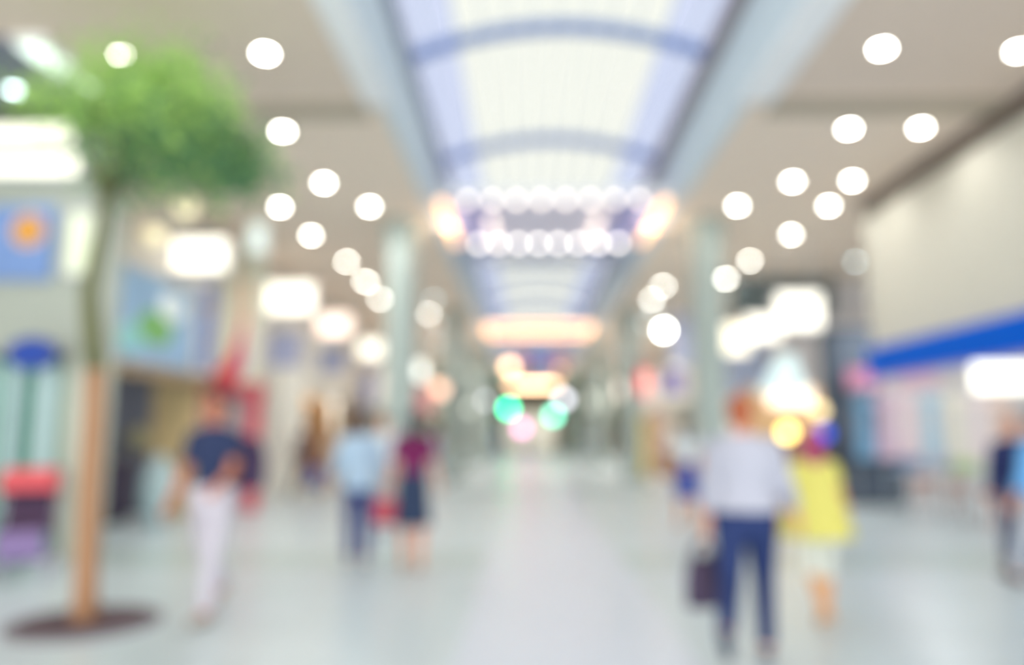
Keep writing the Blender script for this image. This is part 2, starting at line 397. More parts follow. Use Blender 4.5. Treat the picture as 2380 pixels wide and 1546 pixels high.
# lit fascia panels of the corner shop left of the tree
def panel_thing(name, a, b, m, label, cat, frame=None, parts=None):
    cx, cz = (a[0] + b[0]) / 2, min(a[2], b[2])
    t = empty(name, (cx, a[1], cz)); w_, h_ = abs(b[0] - a[0]), abs(b[2] - a[2]); d = abs(b[1] - a[1])
    MB().span((-w_ / 2, 0, 0), (w_ / 2, d, h_)).build('panel', m, t)
    if frame: MB().span((-w_ / 2 - .03, -.015, -.03), (w_ / 2 + .03, d, 0)).span((-w_ / 2 - .03, -.015, h_), (w_ / 2 + .03, d, h_ + .03)).span((-w_ / 2 - .03, -.015, 0), (-w_ / 2, d, h_)).span((w_ / 2, -.015, 0), (w_ / 2 + .03, d, h_)).build('frame', frame, t)
    for nm, mb, m2 in (parts or []): mb.build(nm, m2, t)
    return tag(t, label, cat)
def PX(px, py, Y): return at(px, py, Y)
def pbox(name, x0, y0, x1, y1, Y, d, m, label, cat, frame=None, parts=None, hang=0, floor=0):
    a = at(x0, y1, Y); c = at(x1, y0, Y)
    if floor: a.z = 0
    if hang:
        w2, h2 = (c.x - a.x) / 2, c.z - a.z; hb = MB()
        for k in (-.8, .8): hb.tube([(k * w2, d / 2, h2 - .01), (k * w2, d / 2, hang - a.z)], .008, 6)
        parts = (parts or []) + [('cord', hb, M_metal)]
    return panel_thing(name, (a.x, Y, a.z), (c.x, Y + d, c.z), m, label, cat, frame, parts)
M_strip = mat('shop_sign_glow', (255, 252, 232), emit=.95, noise=0)
pbox('lit_sign_panel', -60, 292, 172, 332, 8.30, .16, M_strip, 'upper of two long white glowing panels on the corner shop', 'lit sign', M_rim)
pbox('lit_sign_panel', -60, 364, 180, 404, 8.30, .16, M_strip, 'lower of two long white glowing panels on the corner shop', 'lit sign', M_rim)
def disc(cx, cz, r, y0, y1, n=24): return MB().prism([(cx + r * math.cos(2 * math.pi * i / n), cz + r * math.sin(2 * math.pi * i / n)) for i in range(n)], y0, y1)
M_pblue = mat('poster_blue', (118, 148, 200), .5, noise=.25, scale=3)
pbox('poster', -40, 478, 128, 650, 8.44, .05, M_pblue, 'blue poster with an orange flower on the corner shop', 'poster', None,
     [('orange_flower', disc(.10, .58, .15, -.02, .0), mat('poster_orange', (214, 150, 44), .5)), ('petal_ring', disc(.10, .58, .20, -.01, .0), mat('poster_peach', (226, 178, 140), .5))])
pbox('lit_display', 158, 500, 214, 632, 8.42, .08, mat('pale_green_glow', (218, 226, 198), emit=.3, noise=.1), 'pale green glowing upright panel between blue poster and tree', 'lit panel', M_rim)
# glazed doors of the corner shop
for i, (x0, x1) in enumerate(((-120, -20), (-12, 52), (62, 128))):
    a = at(x0, 1100, 8.6); c = at(x1, 1100, 8.6)
    t = empty('glazed_door', ((a.x + c.x) / 2, 8.6, 0)); w_ = (c.x - a.x) / 2
    MB().span((-w_, 0, .05), (w_, .03, 2.25)).build('glass', mat('frosted_aqua_glass', (186, 208, 212), .3), t)
    MB().span((-w_, -.02, 0), (-w_ + .05, .05, 2.28)).span((w_ - .05, -.02, 0), (w_, .05, 2.28)).span((-w_, -.02, 0), (w_, .05, .07)).span((-w_, -.02, 2.2), (w_, .05, 2.28)).build('door_frame', mat('sea_green_frame', (120, 176, 158), .4), t)
    tag(t, ('frosted aqua glass door at the outer end of the corner shop', 'frosted aqua glass door behind the blue sign pole', 'frosted aqua glass door beside the stone pier')[i], 'door', 'frosted doors of the corner shop')
st('wall_left_shop_back', (-15, 9.5, 0), (-5.4, 9.6, 2.9), mat('aqua_shop_wall', (170, 196, 190), .7))

# blue oval sign on a pole
c = at(74, 822, 8.15)
t = empty('pole_sign', (c.x, 8.15, 0))
MB().prism([(.24 * math.cos(a * .2618) + .0, c.z + .15 * math.sin(a * .2618)) for a in range(24)], -.03, .03).build('sign_plate', mat('royal_blue', (8, 62, 160), .4), t, bevel=.008)
MB().prism([(.28 * math.cos(a * .2618), c.z + .185 * math.sin(a * .2618)) for a in range(24)], -.02, .035).build('sign_rim', mat('navy_rim', (52, 72, 140), .4), t)
px = -.12
MB().tube([(px, .06, 0.03), (px, .06, c.z + .05)], .028, 12).build('pole', mat('dark_teal_metal', (78, 116, 116), .4), t, smooth=True)
MB().loft([(px, .06, 0, .17, .17), (px, .06, .025, .17, .17), (px, .06, .05, .05, .05)], 24).build('base', mat('dark_teal_metal', (78, 116, 116)), t)
tag(t, 'blue oval sign on a dark teal pole in front of the frosted doors', 'sign')

# ================================================================== LEFT SHOPS
def wallposter(name, Y0, Y1, z0, z1, m, label, cat, x=BL, parts=None):     # hung on the left bulkhead, facing +x
    t = empty(name, (x, (Y0 + Y1) / 2, z0)); w_ = (Y1 - Y0) / 2; h = z1 - z0
    MB().span((0, -w_, 0), (.05, w_, h)).build('panel', m, t)
    MB().span((0, -w_ - .04, -.04), (.07, w_ + .04, 0)).span((0, -w_ - .04, h), (.07, w_ + .04, h + .04)).span((0, -w_ - .04, 0), (.07, -w_, h)).span((0, w_, 0), (.07, w_ + .04, h)).build('frame', M_metal, t)
    for nm, mb, m2 in (parts or []): mb.build(nm, m2, t)
    return tag(t, label, cat)
wallposter('billboard', 9.9, 12.3, 2.42, 3.72, mat('billboard_blue', (138, 170, 200), .4, noise=.3, scale=1.5), 'blue billboard with green hills beyond the tree trunk', 'billboard',
           parts=[('green_hills', MB().ell((.05, -.05, .52), (.012, .55, .26)), mat('leaf_green', (112, 164, 96), .5)), ('white_cloud', MB().ell((.052, .45, .92), (.012, .42, .24)), mat('cloud_white', (224, 234, 236), .5)),
                  ('aqua_patch', MB().ell((.05, -.75, .3), (.012, .35, .2)), mat('aqua', (140, 196, 196), .5))])
pbox('hanging_banner', 430, 662, 502, 862, 12.7, .03, mat('banner_blue', (136, 156, 208), .5, noise=.2, scale=3), 'blue banner with a brown roundel beside the red shopfront', 'banner', None,
     hang=CZ, parts=[('brown_roundel', disc(.0, 1.12, .13, -.02, 0), mat('banner_brown', (176, 150, 140), .5))])
# tall poster with the red swoosh
a = at(452, 890, 13.3); c = at(612, 560, 13.3); a.x = BL + .02; wv = c.x - a.x; hv = c.z - a.z
def sw(pts, y0, y1): return MB().prism([(x * wv - wv / 2, z * hv) for x, z in pts], y0, y1)
panel_thing('poster', (a.x, 13.3, a.z), (c.x, 13.36, c.z), mat('poster_cream', (234, 228, 206), .5), 'tall cream poster with a red swoosh above the red shopfront', 'poster', None,
            [('red_swoosh', sw([(0, 0), (.55, 0), (.62, .2), (.70, .42), (.66, .46), (.5, .3), (.3, .16), (0, .06)], -.02, 0), mat('poster_red', (228, 78, 92), .5)),
             ('orange_tail', sw([(.55, .30), (.72, .42), (.70, .72), (.6, .74), (.58, .5)], -.018, 0), mat('poster_orange_tail', (240, 176, 130), .5)),
             ('violet_edge', sw([(.58, .02), (.72, .1), (.76, .34), (.66, .2)], -.016, 0), mat('poster_violet', (176, 140, 196), .5)),
             ('teal_edge', sw([(.96, .45), (1, .45), (1, 1), (.96, 1)], -.016, 0), mat('poster_teal', (120, 200, 184), .5))])
st('wall_left_red_shop', (-8.0, 15.4, 0), (BL - .1, 15.5, 2.5), mat('rose_wall', (206, 176, 176), .7))
a = at(430, 1190, 13.6); c = at(604, 888, 13.6)
t = empty('shop_entrance_frame', ((a.x + c.x) / 2, 13.6, 0)); w_ = (c.x - a.x) / 2; M_redf = mat('red_frame_paint', (220, 92, 110), .4)
MB().span((-w_, 0, 0), (-w_ + .16, .2, 2.06)).build('post', mat('pink_frame_paint', (206, 150, 156), .4), t)
MB().span((w_ - .2, 0, 0), (w_, .2, 2.06)).build('post', M_redf, t)
MB().span((-w_, 0, 2.06), (w_, .2, 2.32)).build('lintel', M_redf, t)
MB().span((-w_ + .16, .12, 0), (w_ - .2, .16, 2.06)).build('panel', mat('rose_panel', (206, 186, 188), .5), t)
tag(t, 'red and pink shop entrance frame behind the man in navy', 'entrance frame')
# posters on pier and banners
pbox('poster', 622, 770, 700, 852, 16.1, .04, mat('pier_poster_blue', (176, 184, 218), .5, noise=.1), 'pale blue poster over the ivory pier', 'poster', hang=CZ)
pbox('hanging_banner', 728, 812, 802, 862, 20.2, .03, mat('banner_lilac_blue', (160, 170, 212), .5, noise=.15), 'lilac blue banner below the pinkish light box', 'banner', hang=CZ)
pbox('hanging_banner', 816, 862, 872, 945, 25.5, .03, mat('banner_violet_blue', (150, 158, 206), .5, noise=.15), 'violet blue banner below the small white light box', 'banner', hang=CZ)
l = bpy.data.lights.new('apricot_shop_light', 'AREA'); l.size = .5; l.energy = 40; l.color = (1, .88, .68)
lo = bpy.data.objects.new('apricot_shop_light', l); COL.objects.link(lo); lo.location = (-5.78, 21, 2.5); lo.rotation_euler = (0, R(40), 0)
# dark shop: counters, round lamp, stand
t = empty('display_counter', (-7.1, 11.6, 0))
MB().span((-.8, -.5, .08), (.8, .5, .95)).build('cabinet', mat('dark_navy_lacquer', (52, 50, 74), .4), t, bevel=.01)
MB().span((-.85, -.55, .95), (.85, .55, 1.0)).build('countertop', mat('dark_grey_top', (96, 92, 96), .4), t, bevel=.005)
MB().span((-.75, -.45, 0), (.75, .45, .08)).build('plinth', M_black, t)
tag(t, 'dark navy counter inside the dim shop behind the tree trunk', 'counter')
p = at(370, 1108, 11.0)
t = empty('floor_urn', (p.x, 11.0, 0))
MB().loft([(0, 0, .0, .1, .1), (0, 0, .05, .12, .12), (0, 0, .45, .24, .24), (0, 0, .8, .22, .22), (0, 0, .95, .12, .12), (0, 0, 1.0, .15, .15)], 28).build('bowl', mat('pale_blue_ceramic', (184, 204, 208), .3), t, smooth=True)
MB().loft([(0, 0, .99, .12, .12), (0, 0, 1.03, .08, .08), (0, 0, 1.08, .02, .02)], 20).build('lid', mat('pale_blue_ceramic', (184, 204, 208)), t, smooth=True)
tag(t, 'pale blue ceramic urn at the edge of the dim shop', 'urn')
p = at(325, 1020, 12.2)
t = empty('pendant_lamp', (p.x, 12.2, 2.9)); hz = p.z - 2.9
MB().tube([(0, 0, 0), (0, 0, hz + .2)], .01, 6).build('cord', M_black, t)
MB().ell((0, 0, hz), (.2, .2, .2)).build('shade', mat('olive_shade', (150, 142, 112), .6), t, smooth=True)
tag(t, 'olive globe pendant hanging in the dim shop', 'lamp')
t = empty('fill_lamp', (-6.9, 10.6, 2.9))  # lamp added to brighten the dim shop
MB().span((-.32, -.32, -.05), (.32, .32, 0)).build('housing', M_rim, t, bevel=.01)
l = bpy.data.lights.new('fill_lamp_light', 'AREA'); l.size = .6; l.energy = 14
lo = bpy.data.objects.new('fill_lamp_light', l); COL.objects.link(lo); lo.parent = t; lo.location = (0, 0, -.055)
tag(t, 'added flat square fill lamp in the dim shop behind the tree trunk', 'lamp')
# warm shop shelving
t = empty('display_shelf', (-6.1, 21, 0))
w = MB()
for z in (.1, .6, 1.1, 1.6, 2.1): w.span((-.18, -1.8, z), (.18, 1.8, z + .03))
w.build('shelf', mat('honey_wood', (222, 184, 132), .5), t)
for y in (-1.82, 1.82): MB().span((-.18, y - .02, 0), (.18, y + .02, 2.3)).build('side_panel', mat('honey_wood', (222, 184, 132)), t)
tag(t, 'honey coloured shelving in the apricot shop', 'shelf')

# ================================================================== TREE
def build_tree():
    b0 = atz(197, 1452, 0); Y = b0.y
    t = empty('indoor_tree', (b0.x, b0.y, 0))
    def q(px, py, dy=0): return at(px, py, Y + dy) - Vector((b0.x, b0.y, 0))
    pts = [q(197, 1452), q(199, 1380), q(204, 1250), q(210, 1100), q(218, 980), q(222, 860), q(212, 760), q(208, 680), q(222, 600), q(238, 520), q(244, 440)]
    rr = [.105, .085, .080, .078, .075, .072, .058, .052, .048, .044, .04]
    tm = mat('tan_bark', (172, 130, 98), .8, noise=.15, scale=14)
    MB().tube(pts[:6], rr[:6], 16).build('trunk', tm, t, smooth=True)
    top = q(244, 440)
    bm_ = mat('olive_bark', (106, 108, 74), .8, noise=.2, scale=14)
    tag(MB().tube(pts[5:], [.07] + [v * 1.25 for v in rr[6:]], 16).build('upper_stem', bm_, t, smooth=True), 'olive grey upper stem', None)
    for px, py, dy in ((120, 250, .2), (210, 210, -.3), (330, 200, .3), (430, 260, -.2), (520, 360, .1), (360, 350, .5), (300, 300, -.5)):
        e = q(px, py, dy); m_ = (top + e) / 2 + Vector((0, 0, .12))
        MB().tube([top - Vector((0, 0, .08)), m_, e], [.035, .022, .01], 8).build('branch', bm_, t, smooth=True)
    cl = [(95, 235, .1, .9), (150, 190, -.2, 1), (170, 250, .2, 1.2), (235, 160, .1, 1.2), (240, 235, -.2, 1.5), (310, 140, .2, 1.3), (320, 210, -.1, 2), (300, 275, .2, 2.2), (370, 180, -.2, 1.6),
          (395, 250, .1, 2.2), (350, 320, -.2, 2.4), (430, 160, .3, 1), (455, 220, -.1, 1.6), (470, 290, .2, 2), (430, 340, -.1, 2.2), (520, 300, -.2, 1.5), (510, 360, .1, 2.2), (575, 350, .1, 1.6), (600, 395, 0, 1.2),
          (550, 415, -.1, 2.0), (480, 410, .1, 2.0), (410, 400, -.2, 1.6), (350, 390, .2, 1.2), (290, 350, -.1, 1.4), (255, 300, .2, 1.2), (200, 285, -.1, .9), (335, 430, .1, .7), (60, 215, 0, .6), (290, 190, -.4, 1.4),
          (380, 270, -.4, 2), (450, 350, -.4, 1.6), (400, 110, 0, .5), (520, 240, .1, .7), (250, 430, .1, .5)]
    pr = [('foliage', mat('leaf_green_lit', (190, 228, 132), .5, noise=.2, scale=3, trans=.4)), ('foliage', mat('leaf_green_shaded', (104, 148, 104), .5, noise=.2, scale=3, trans=.3))]
    rnd = random.Random(3)
    ws = [MB(), MB()]
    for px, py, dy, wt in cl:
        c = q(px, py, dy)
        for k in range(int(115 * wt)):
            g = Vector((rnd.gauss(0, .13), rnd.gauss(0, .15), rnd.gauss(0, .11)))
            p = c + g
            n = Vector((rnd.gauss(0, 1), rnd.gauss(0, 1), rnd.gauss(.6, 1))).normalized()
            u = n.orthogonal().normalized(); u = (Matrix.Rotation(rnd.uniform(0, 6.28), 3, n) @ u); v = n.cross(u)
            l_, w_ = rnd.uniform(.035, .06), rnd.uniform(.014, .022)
            deep = rnd.random() < min(.9, max(.08, .25 + (py - 230) / 260 + (wt - 1.4) * .15))  # darker leaves low and in dense clusters: crown shade put into colour
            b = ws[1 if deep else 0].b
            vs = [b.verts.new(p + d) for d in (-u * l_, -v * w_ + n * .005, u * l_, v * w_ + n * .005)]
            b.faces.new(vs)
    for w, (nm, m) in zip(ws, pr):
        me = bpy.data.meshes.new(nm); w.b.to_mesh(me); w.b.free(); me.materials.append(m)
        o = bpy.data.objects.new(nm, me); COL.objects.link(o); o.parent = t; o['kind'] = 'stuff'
    MB().loft([(0, 0, 0, .46, .46), (0, 0, .022, .45, .45), (0, 0, .03, .2, .2)], 40).build('soil_bed', mat('dark_brown_soil', (92, 76, 82), .9, noise=.3, scale=20), t)
    w = MB(); P = lambda r, z: [(r * math.cos(2 * math.pi * i / 40), r * math.sin(2 * math.pi * i / 40), z) for i in range(40)]
    w.rings([P(.46, 0), P(.52, 0), P(.52, .03), P(.46, .03)], close=True).build('edging_ring', mat('grey_steel_edging', (130, 124, 130), .5), t)
    tag(t, 'slender tree with a leafy green crown growing from a round soil bed in the floor', 'tree')
build_tree()

# ================================================================== PEOPLE
SK = mat('warm_skin', (222, 160, 132), .5, noise=.04)
SK2 = mat('tan_skin', (196, 128, 100), .5, noise=.04)
def fab(name, rgb, noise=.08): return mat(name, rgb, .8, noise=noise, scale=9)
def person(label, x, y, Ht, head, top, bottom, hair, skin=SK, lod=0, legs=((22, 6), (-18, 30)), arms=((8, 8, 12), (-6, 8, 10)), lean=0, shoe=None, topkind='tee',
           botkind='trousers', hairkind='short', hem=None, flare=0, fat=1.0, group=None, extras=None, headturn=0):
    s = Ht / 1.70; V = Vector
    rot = lambda a: Matrix.Rotation(R(a), 3, 'X')
    J = {}
    vox = (.0075, .012, .02)[lod]
    low = 9
    for k, sg in ((0, -1), (1, 1)):
        th, kn = legs[k]
        hp = V((sg * .092, 0, .92)); d1 = rot(th) @ V((0, 0, -1)); kne = hp + d1 * .43
        d2 = rot(th - kn) @ V((0, 0, -1)); an = kne + d2 * .41
        d3 = rot(th - kn if kn > 15 or th < 0 else 0) @ V((0, 1, -.12)) if False else (rot((th - kn) * .75) @ V((0, 1, 0)))
        toe = an + d3 * .15 + rot((th - kn) * .75) @ V((0, 0, -.055)); heel = an - d3 * .05 + rot((th - kn) * .75) @ V((0, 0, -.05))
        J['L%d' % k] = (hp, kne, an, heel, toe); low = min(low, toe.z - .028, heel.z - .03)
    LM = Matrix.Rotation(R(-lean), 3, 'X')
    up = lambda v: V((0, 0, .95)) + LM @ (V(v) - V((0, 0, .95)))
    for k, sg in ((0, -1), (1, 1)):
        a, ab, el = arms[k]
        sh = V((sg * .163 * fat ** .5, 0, 1.375)); Ma = Matrix.Rotation(R(-sg * ab), 3, 'Y') @ Matrix.Rotation(R(a), 3, 'X')
        d1 = Ma @ V((0, 0, -1)); elb = sh + d1 * .285
        d2 = Ma @ (Matrix.Rotation(R(el), 3, 'X') @ V((0, 0, -1))); wr = elb + d2 * .25
        fwd = (Ma @ (Matrix.Rotation(R(el), 3, 'X') @ V((0, 1, 0)))); sd = d2.cross(fwd)
        J['A%d' % k] = tuple(up(v) for v in (sh, elb, wr)) + (LM @ d2, LM @ fwd, LM @ sd, sg)
    root_z = -low
    # body, one continuous surface
    w = MB()
    for k in (0, 1):
        hp, kne, an, heel, toe = J['L%d' % k]
        w.cap(hp, .083 * fat, kne, .054); calf = kne.lerp(an, .28) - V((0, .012, 0)); w.cap(kne, .054, calf, .055); w.cap(calf, .055, an, .034)
        w.cap(an, .034, heel, .032); w.cap(heel, .03, toe, .024); w.cap(an, .03, toe.lerp(heel, .4) + V((0, 0, .01)), .028)
    tor = [(0, 0, .84, .13, .10), (0, 0, .92, .158, .108), (0, 0, 1.0, .14, .098), (0, .004, 1.1, .122, .09), (0, .006, 1.22, .14, .1), (0, 0, 1.33, .165, .098), (0, -.002, 1.39, .152, .078), (0, -.005, 1.425, .105, .064), (0, -.008, 1.45, .06, .052)]
    def torso(wb, rows, inf=0):
        n = 22
        wb.rings([[up((cx + (rx * fat + inf) * math.cos(2 * math.pi * i / n), cy + (ry * fat + inf) * math.sin(2 * math.pi * i / n), z)) for i in range(n)] for cx, cy, z, rx, ry in rows])
    torso(w, tor)
    hc = V((0, .015, 1.585)); HM = Matrix.Rotation(R(headturn), 3, 'Z'); hd = lambda v: up(hc + HM @ V(v))
    w.cap(up((0, -.008, 1.42)), .055, up((0, .005, 1.53)), .05)
    w.ell(hd((0, -.012, .02)), (.074, .092, .095)); w.ell(hd((0, .022, -.035)), (.056, .062, .068)); w.ell(hd((0, .088, -.008)), (.012, .02, .022)); w.ell(hd((0, .078, -.082)), (.024, .018, .018))
    for e in (-1, 1): w.ell(hd((e * .076, -.005, -.005)), (.012, .02, .03))
    for k in (0, 1):
        sh, elb, wr, d, f, sd, sg = J['A%d' % k]
        w.cap(sh, .05, elb, .038); w.cap(elb, .038, elb.lerp(wr, .25), .039); w.cap(elb.lerp(wr, .25), .039, wr, .026)
        palm = wr + d * .05; w.cap(wr, .024, palm, .03); w.cap(wr + d * .04 + f * .018, .017, wr + d * .085 + f * .03, .012); w.cap(wr + d * .04 - f * .018, .016, wr + d * .08 - f * .03, .011)
        inw = (LM @ V((-sg, 0, 0)))
        for i, ln in enumerate((.068, .078, .072, .056)):       # four fingers, gently curled
            o_ = f * (.03 - .02 * i); b0 = wr + d * .082 + o_
            c1 = b0 + d * ln * .5 + inw * .006; c2 = c1 + (d * .8 + inw * .6).normalized() * ln * .5
            w.cap(b0, .0095, c1, .0085); w.cap(c1, .0085, c2, .0075)
        b0 = wr + d * .035 + f * .028; c1 = b0 + (d * .7 + f * .7).normalized() * .035; c2 = c1 + (d * .95 + f * .2 + inw * .2).normalized() * .028
        w.cap(b0, .012, c1, .010); w.cap(c1, .010, c2, .009)
    body = w.build('person', skin, remesh=vox, sm=2)
    body.location = (x, y, root_z * s); body.scale = (s, s, s); body.rotation_euler = (0, 0, R(head))
    tag(body, label, 'person', group)
    cv = max(vox, .01)
    # top
    hz = hem if hem is not None else .90
    w = MB(); n_ = []
    infl = {'tee': .014, 'loose': .045, 'cape': .02, 'jacket': .03}[topkind]
    rows = [(0, 0, hz, (.155 if hz < 1 else .13) + flare, .105 + flare * .8)] + [r for r in tor if r[2] > hz + .04]
    if flare:
        rows = [(0, 0, hz + (1.36 - hz) * i / 8, .15 + flare * (1 - i / 8), .1 + flare * .8 * (1 - i / 8)) for i in range(9)] + tor[6:]
    torso(w, rows, infl)
    sl = {'tee': .75, 'loose': 1.6, 'cape': .6, 'jacket': 1.95}[topkind]
    for k in (0, 1):
        sh, elb, wr = J['A%d' % k][:3]; r_ = .053 + infl * .45
        w.ell(sh - V((0, 0, .008)), r_ * .97)
        if sl <= 1: w.tube([sh, sh.lerp(elb, sl)], [r_, r_ * .95], 14)
        else: w.tube([sh, elb], [r_, r_ * .85], 14); w.ell(elb, r_ * .84); w.tube([elb, elb.lerp(wr, sl - 1)], [r_ * .85, r_ * .72], 14)
    w.build({'tee': 'tee_shirt', 'loose': 'blouse', 'cape': 'tunic', 'jacket': 'jacket'}[topkind], top, body, remesh=cv, sm=3)
    # bottom
    w = MB()
    if botkind in ('trousers', 'capri'):
        torso(w, [(0, 0, .80, .14, .1), (0, 0, .86, .155, .108), (0, 0, .92, .16, .11), (0, 0, 1.0, .142, .1)], .014)
        for k in (0, 1):
            hp, kne, an = J['L%d' % k][:3]
            w.ell(hp, .1 * fat); w.tube([hp, kne], [.1 * fat, .072], 16); 
            w.ell(kne, .071); f_ = .97 if botkind == 'trousers' else .3; w.tube([kne, kne.lerp(an, f_)], [.072, .072 - .014 * f_], 16)
    else:
        zb = {'skirt': .46, 'longskirt': .2}[botkind]; g_ = .04 if botkind == 'skirt' else .1
        sp = abs(J['L0'][1].y - J['L1'][1].y) * .5
        w.loft([(0, (J['L0'][1].y + J['L1'][1].y) * .5, zb, .165 + g_, .12 + g_ + sp * .7), (0, 0, .7, .178, .14 + sp * .3), (0, 0, .9, .175, .125), (0, 0, 1.02, .15, .11)], 24)
    w.build({'trousers': 'trousers', 'capri': 'trousers', 'skirt': 'skirt', 'longskirt': 'skirt'}[botkind], bottom, body, remesh=cv, sm=3)
    # hair
    w = MB(); w.ell(hd((0, -.028, .038)), (.086, .094, .094)); w.ell(hd((0, -.045, -.01)), (.078, .07, .09))
    if hairkind == 'long': w.cap(hd((0, -.06, -.02)), .075, hd((0, -.085, -.2)), .06)
    if hairkind == 'bob': w.cap(hd((-.05, -.03, 0)), .045, hd((-.055, -.02, -.09)), .035); w.cap(hd((.05, -.03, 0)), .045, hd((.055, -.02, -.09)), .035); w.cap(hd((0, -.06, 0)), .06, hd((0, -.06, -.09)), .055)
    if hairkind == 'bun': w.ell(hd((0, -.12, .04)), (.045, .04, .045))
    if hairkind == 'scarf': w.cap(hd((0, -.05, -.03)), .085, hd((0, -.03, -.15)), .10)
    w.build('headscarf' if hairkind == 'scarf' else 'hair', hair, body, remesh=cv, sm=2)
    if lod < 2:
        for e in (-1, 1): MB().ell(hd((e * .03, .072, .012)), (.013, .008, .008), u=10, v=8).build('eye', mat('dark_eye', (60, 44, 40), .3), body, smooth=True)
        MB().ell(hd((0, .082, -.05)), (.022, .007, .008), u=10, v=8).build('mouth', mat('lip', (176, 92, 88), .5), body, smooth=True)
    sm_ = shoe or fab('dark_shoe_leather', (60, 58, 70))
    for k in (0, 1):
        hp, kne, an, heel, toe = J['L%d' % k]
        MB().cap(heel, .042, heel.lerp(toe, .5), .041).cap(heel.lerp(toe, .5), .041, toe, .034).build('shoe', sm_, body, remesh=cv, sm=2)
    def wpt(v): return Matrix.Translation(body.location) @ Matrix.Rotation(R(head), 4, 'Z') @ Matrix.Scale(s, 4) @ V(v)
    J['w'] = wpt
    return J

def on(px, Y): p = at(px, 1005, Y); return p.x
# woman seen from behind, lilac blouse
hair_r = fab('copper_brown_hair', (170, 96, 66)); hair_d = fab('dark_brown_hair', (74, 52, 56)); hair_b = fab('near_black_hair', (52, 46, 58))
JA = person('woman seen from behind in a pale lilac blouse and navy trousers', on(1724, 4.85), 4.85, 1.64, -20, fab('pale_lilac_cotton', (174, 175, 188)), fab('navy_twill', (36, 52, 98)), hair_r,
            legs=((-24, 34), (13, 4)), arms=((-4, 7, 8), (10, 16, 25)), topkind='loose', fat=1.18, hem=.96, hairkind='bun', shoe=fab('charcoal_shoe', (70, 78, 96)), headturn=-8)
JB = person('short person in a burgundy headscarf and wide lemon yellow tunic', on(1886, 5.9), 5.9, 1.42, -4, fab('lemon_yellow_cloth', (218, 210, 112)), fab('pale_ivory_trousers', (222, 224, 214)), fab('burgundy_scarf', (166, 70, 104)),
            legs=((-12, 30), (9, 4)), arms=((6, 14, 10), (8, 18, 10)), topkind='cape', flare=.20, hem=.74, hairkind='scarf', shoe=fab('tan_shoe', (216, 160, 108)), fat=.9, skin=fab('light_tan_skin', (222, 168, 122), .04), botkind='capri')
JC = person('man in a navy tee shirt and off-white trousers walking towards us', on(500, 5.9), 5.9, 1.72, 172, fab('navy_jersey', (42, 54, 88)), fab('off_white_trousers', (196, 191, 202)), hair_b, skin=SK2,
            legs=((14, 4), (-14, 26)), arms=((24, 14, 40), (6, 10, 20)), shoe=fab('beige_shoe', (176, 168, 160)), fat=1.02)
JD = person('slim woman in a burgundy top and dark knee skirt with bare legs', on(962, 7.9), 7.9, 1.62, 4, fab('burgundy_knit', (116, 30, 84)), fab('slate_navy_skirt', (46, 60, 88)), hair_b,
            legs=((7, 3), (-6, 8)), arms=((10, 12, 20), (10, 12, 20)), botkind='skirt', hairkind='long', lod=1, shoe=fab('nude_shoe', (200, 168, 150)), fat=.98, skin=SK)
JE = person('person in a pale blue shirt and dark jeans beside the woman in burgundy', on(838, 8.1), 8.1, 1.60, 10, fab('pale_blue_cotton', (172, 196, 218)), fab('indigo_denim', (56, 66, 120)), hair_d,
            legs=((5, 2), (-6, 10)), arms=((6, 18, 30), (6, 18, 30)), lod=1, topkind='loose', hem=.84, shoe=fab('grey_blue_shoe', (150, 168, 184)), hairkind='bob', fat=.95)
JF = person('person in a white shirt standing farther back, behind the pale blue shirt', on(893, 10.6), 10.6, 1.62, 170, fab('white_shirt', (214, 222, 226)), fab('light_grey_trousers', (198, 204, 206)), hair_d, lod=1,
            legs=((6, 3), (-8, 12)), topkind='loose', shoe=fab('grey_blue_shoe', (150, 168, 184)))
JG = person('woman in a white top and royal blue skirt by the near column', on(1592, 11.5), 11.5, 1.60, 10, fab('white_shirt', (214, 222, 226)), fab('royal_blue_skirt', (62, 82, 164)), hair_d, lod=1,
            legs=((7, 3), (-8, 12)), botkind='skirt', hairkind='long', shoe=fab('nude_shoe', (200, 168, 150)))
JH = person('person in a dark navy jacket standing beneath the blue fascia', on(2350, 7.8), 7.8, 1.56, 160, fab('dark_navy_wool', (44, 54, 100)), fab('slate_trousers', (96, 106, 134)), fab('sandy_hair', (164, 122, 92)), lod=1,
            legs=((6, 3), (-10, 14)), topkind='jacket', hairkind='short')
JI = person('person in dark brown clothes by the brown pilaster', on(712, 16.6), 16.6, 1.66, 60, fab('dark_brown_coat', (112, 86, 84)), fab('dark_brown_coat', (112, 86, 84)), hair_d, lod=2, topkind='jacket')
JK = person('person in a sky blue top beside the person in the navy jacket', on(2412, 7.2), 7.2, 1.6, 20, fab('sky_blue_cotton', (112, 176, 232)), fab('pale_grey_trousers', (190, 196, 206)), hair_d, lod=1, topkind='loose')
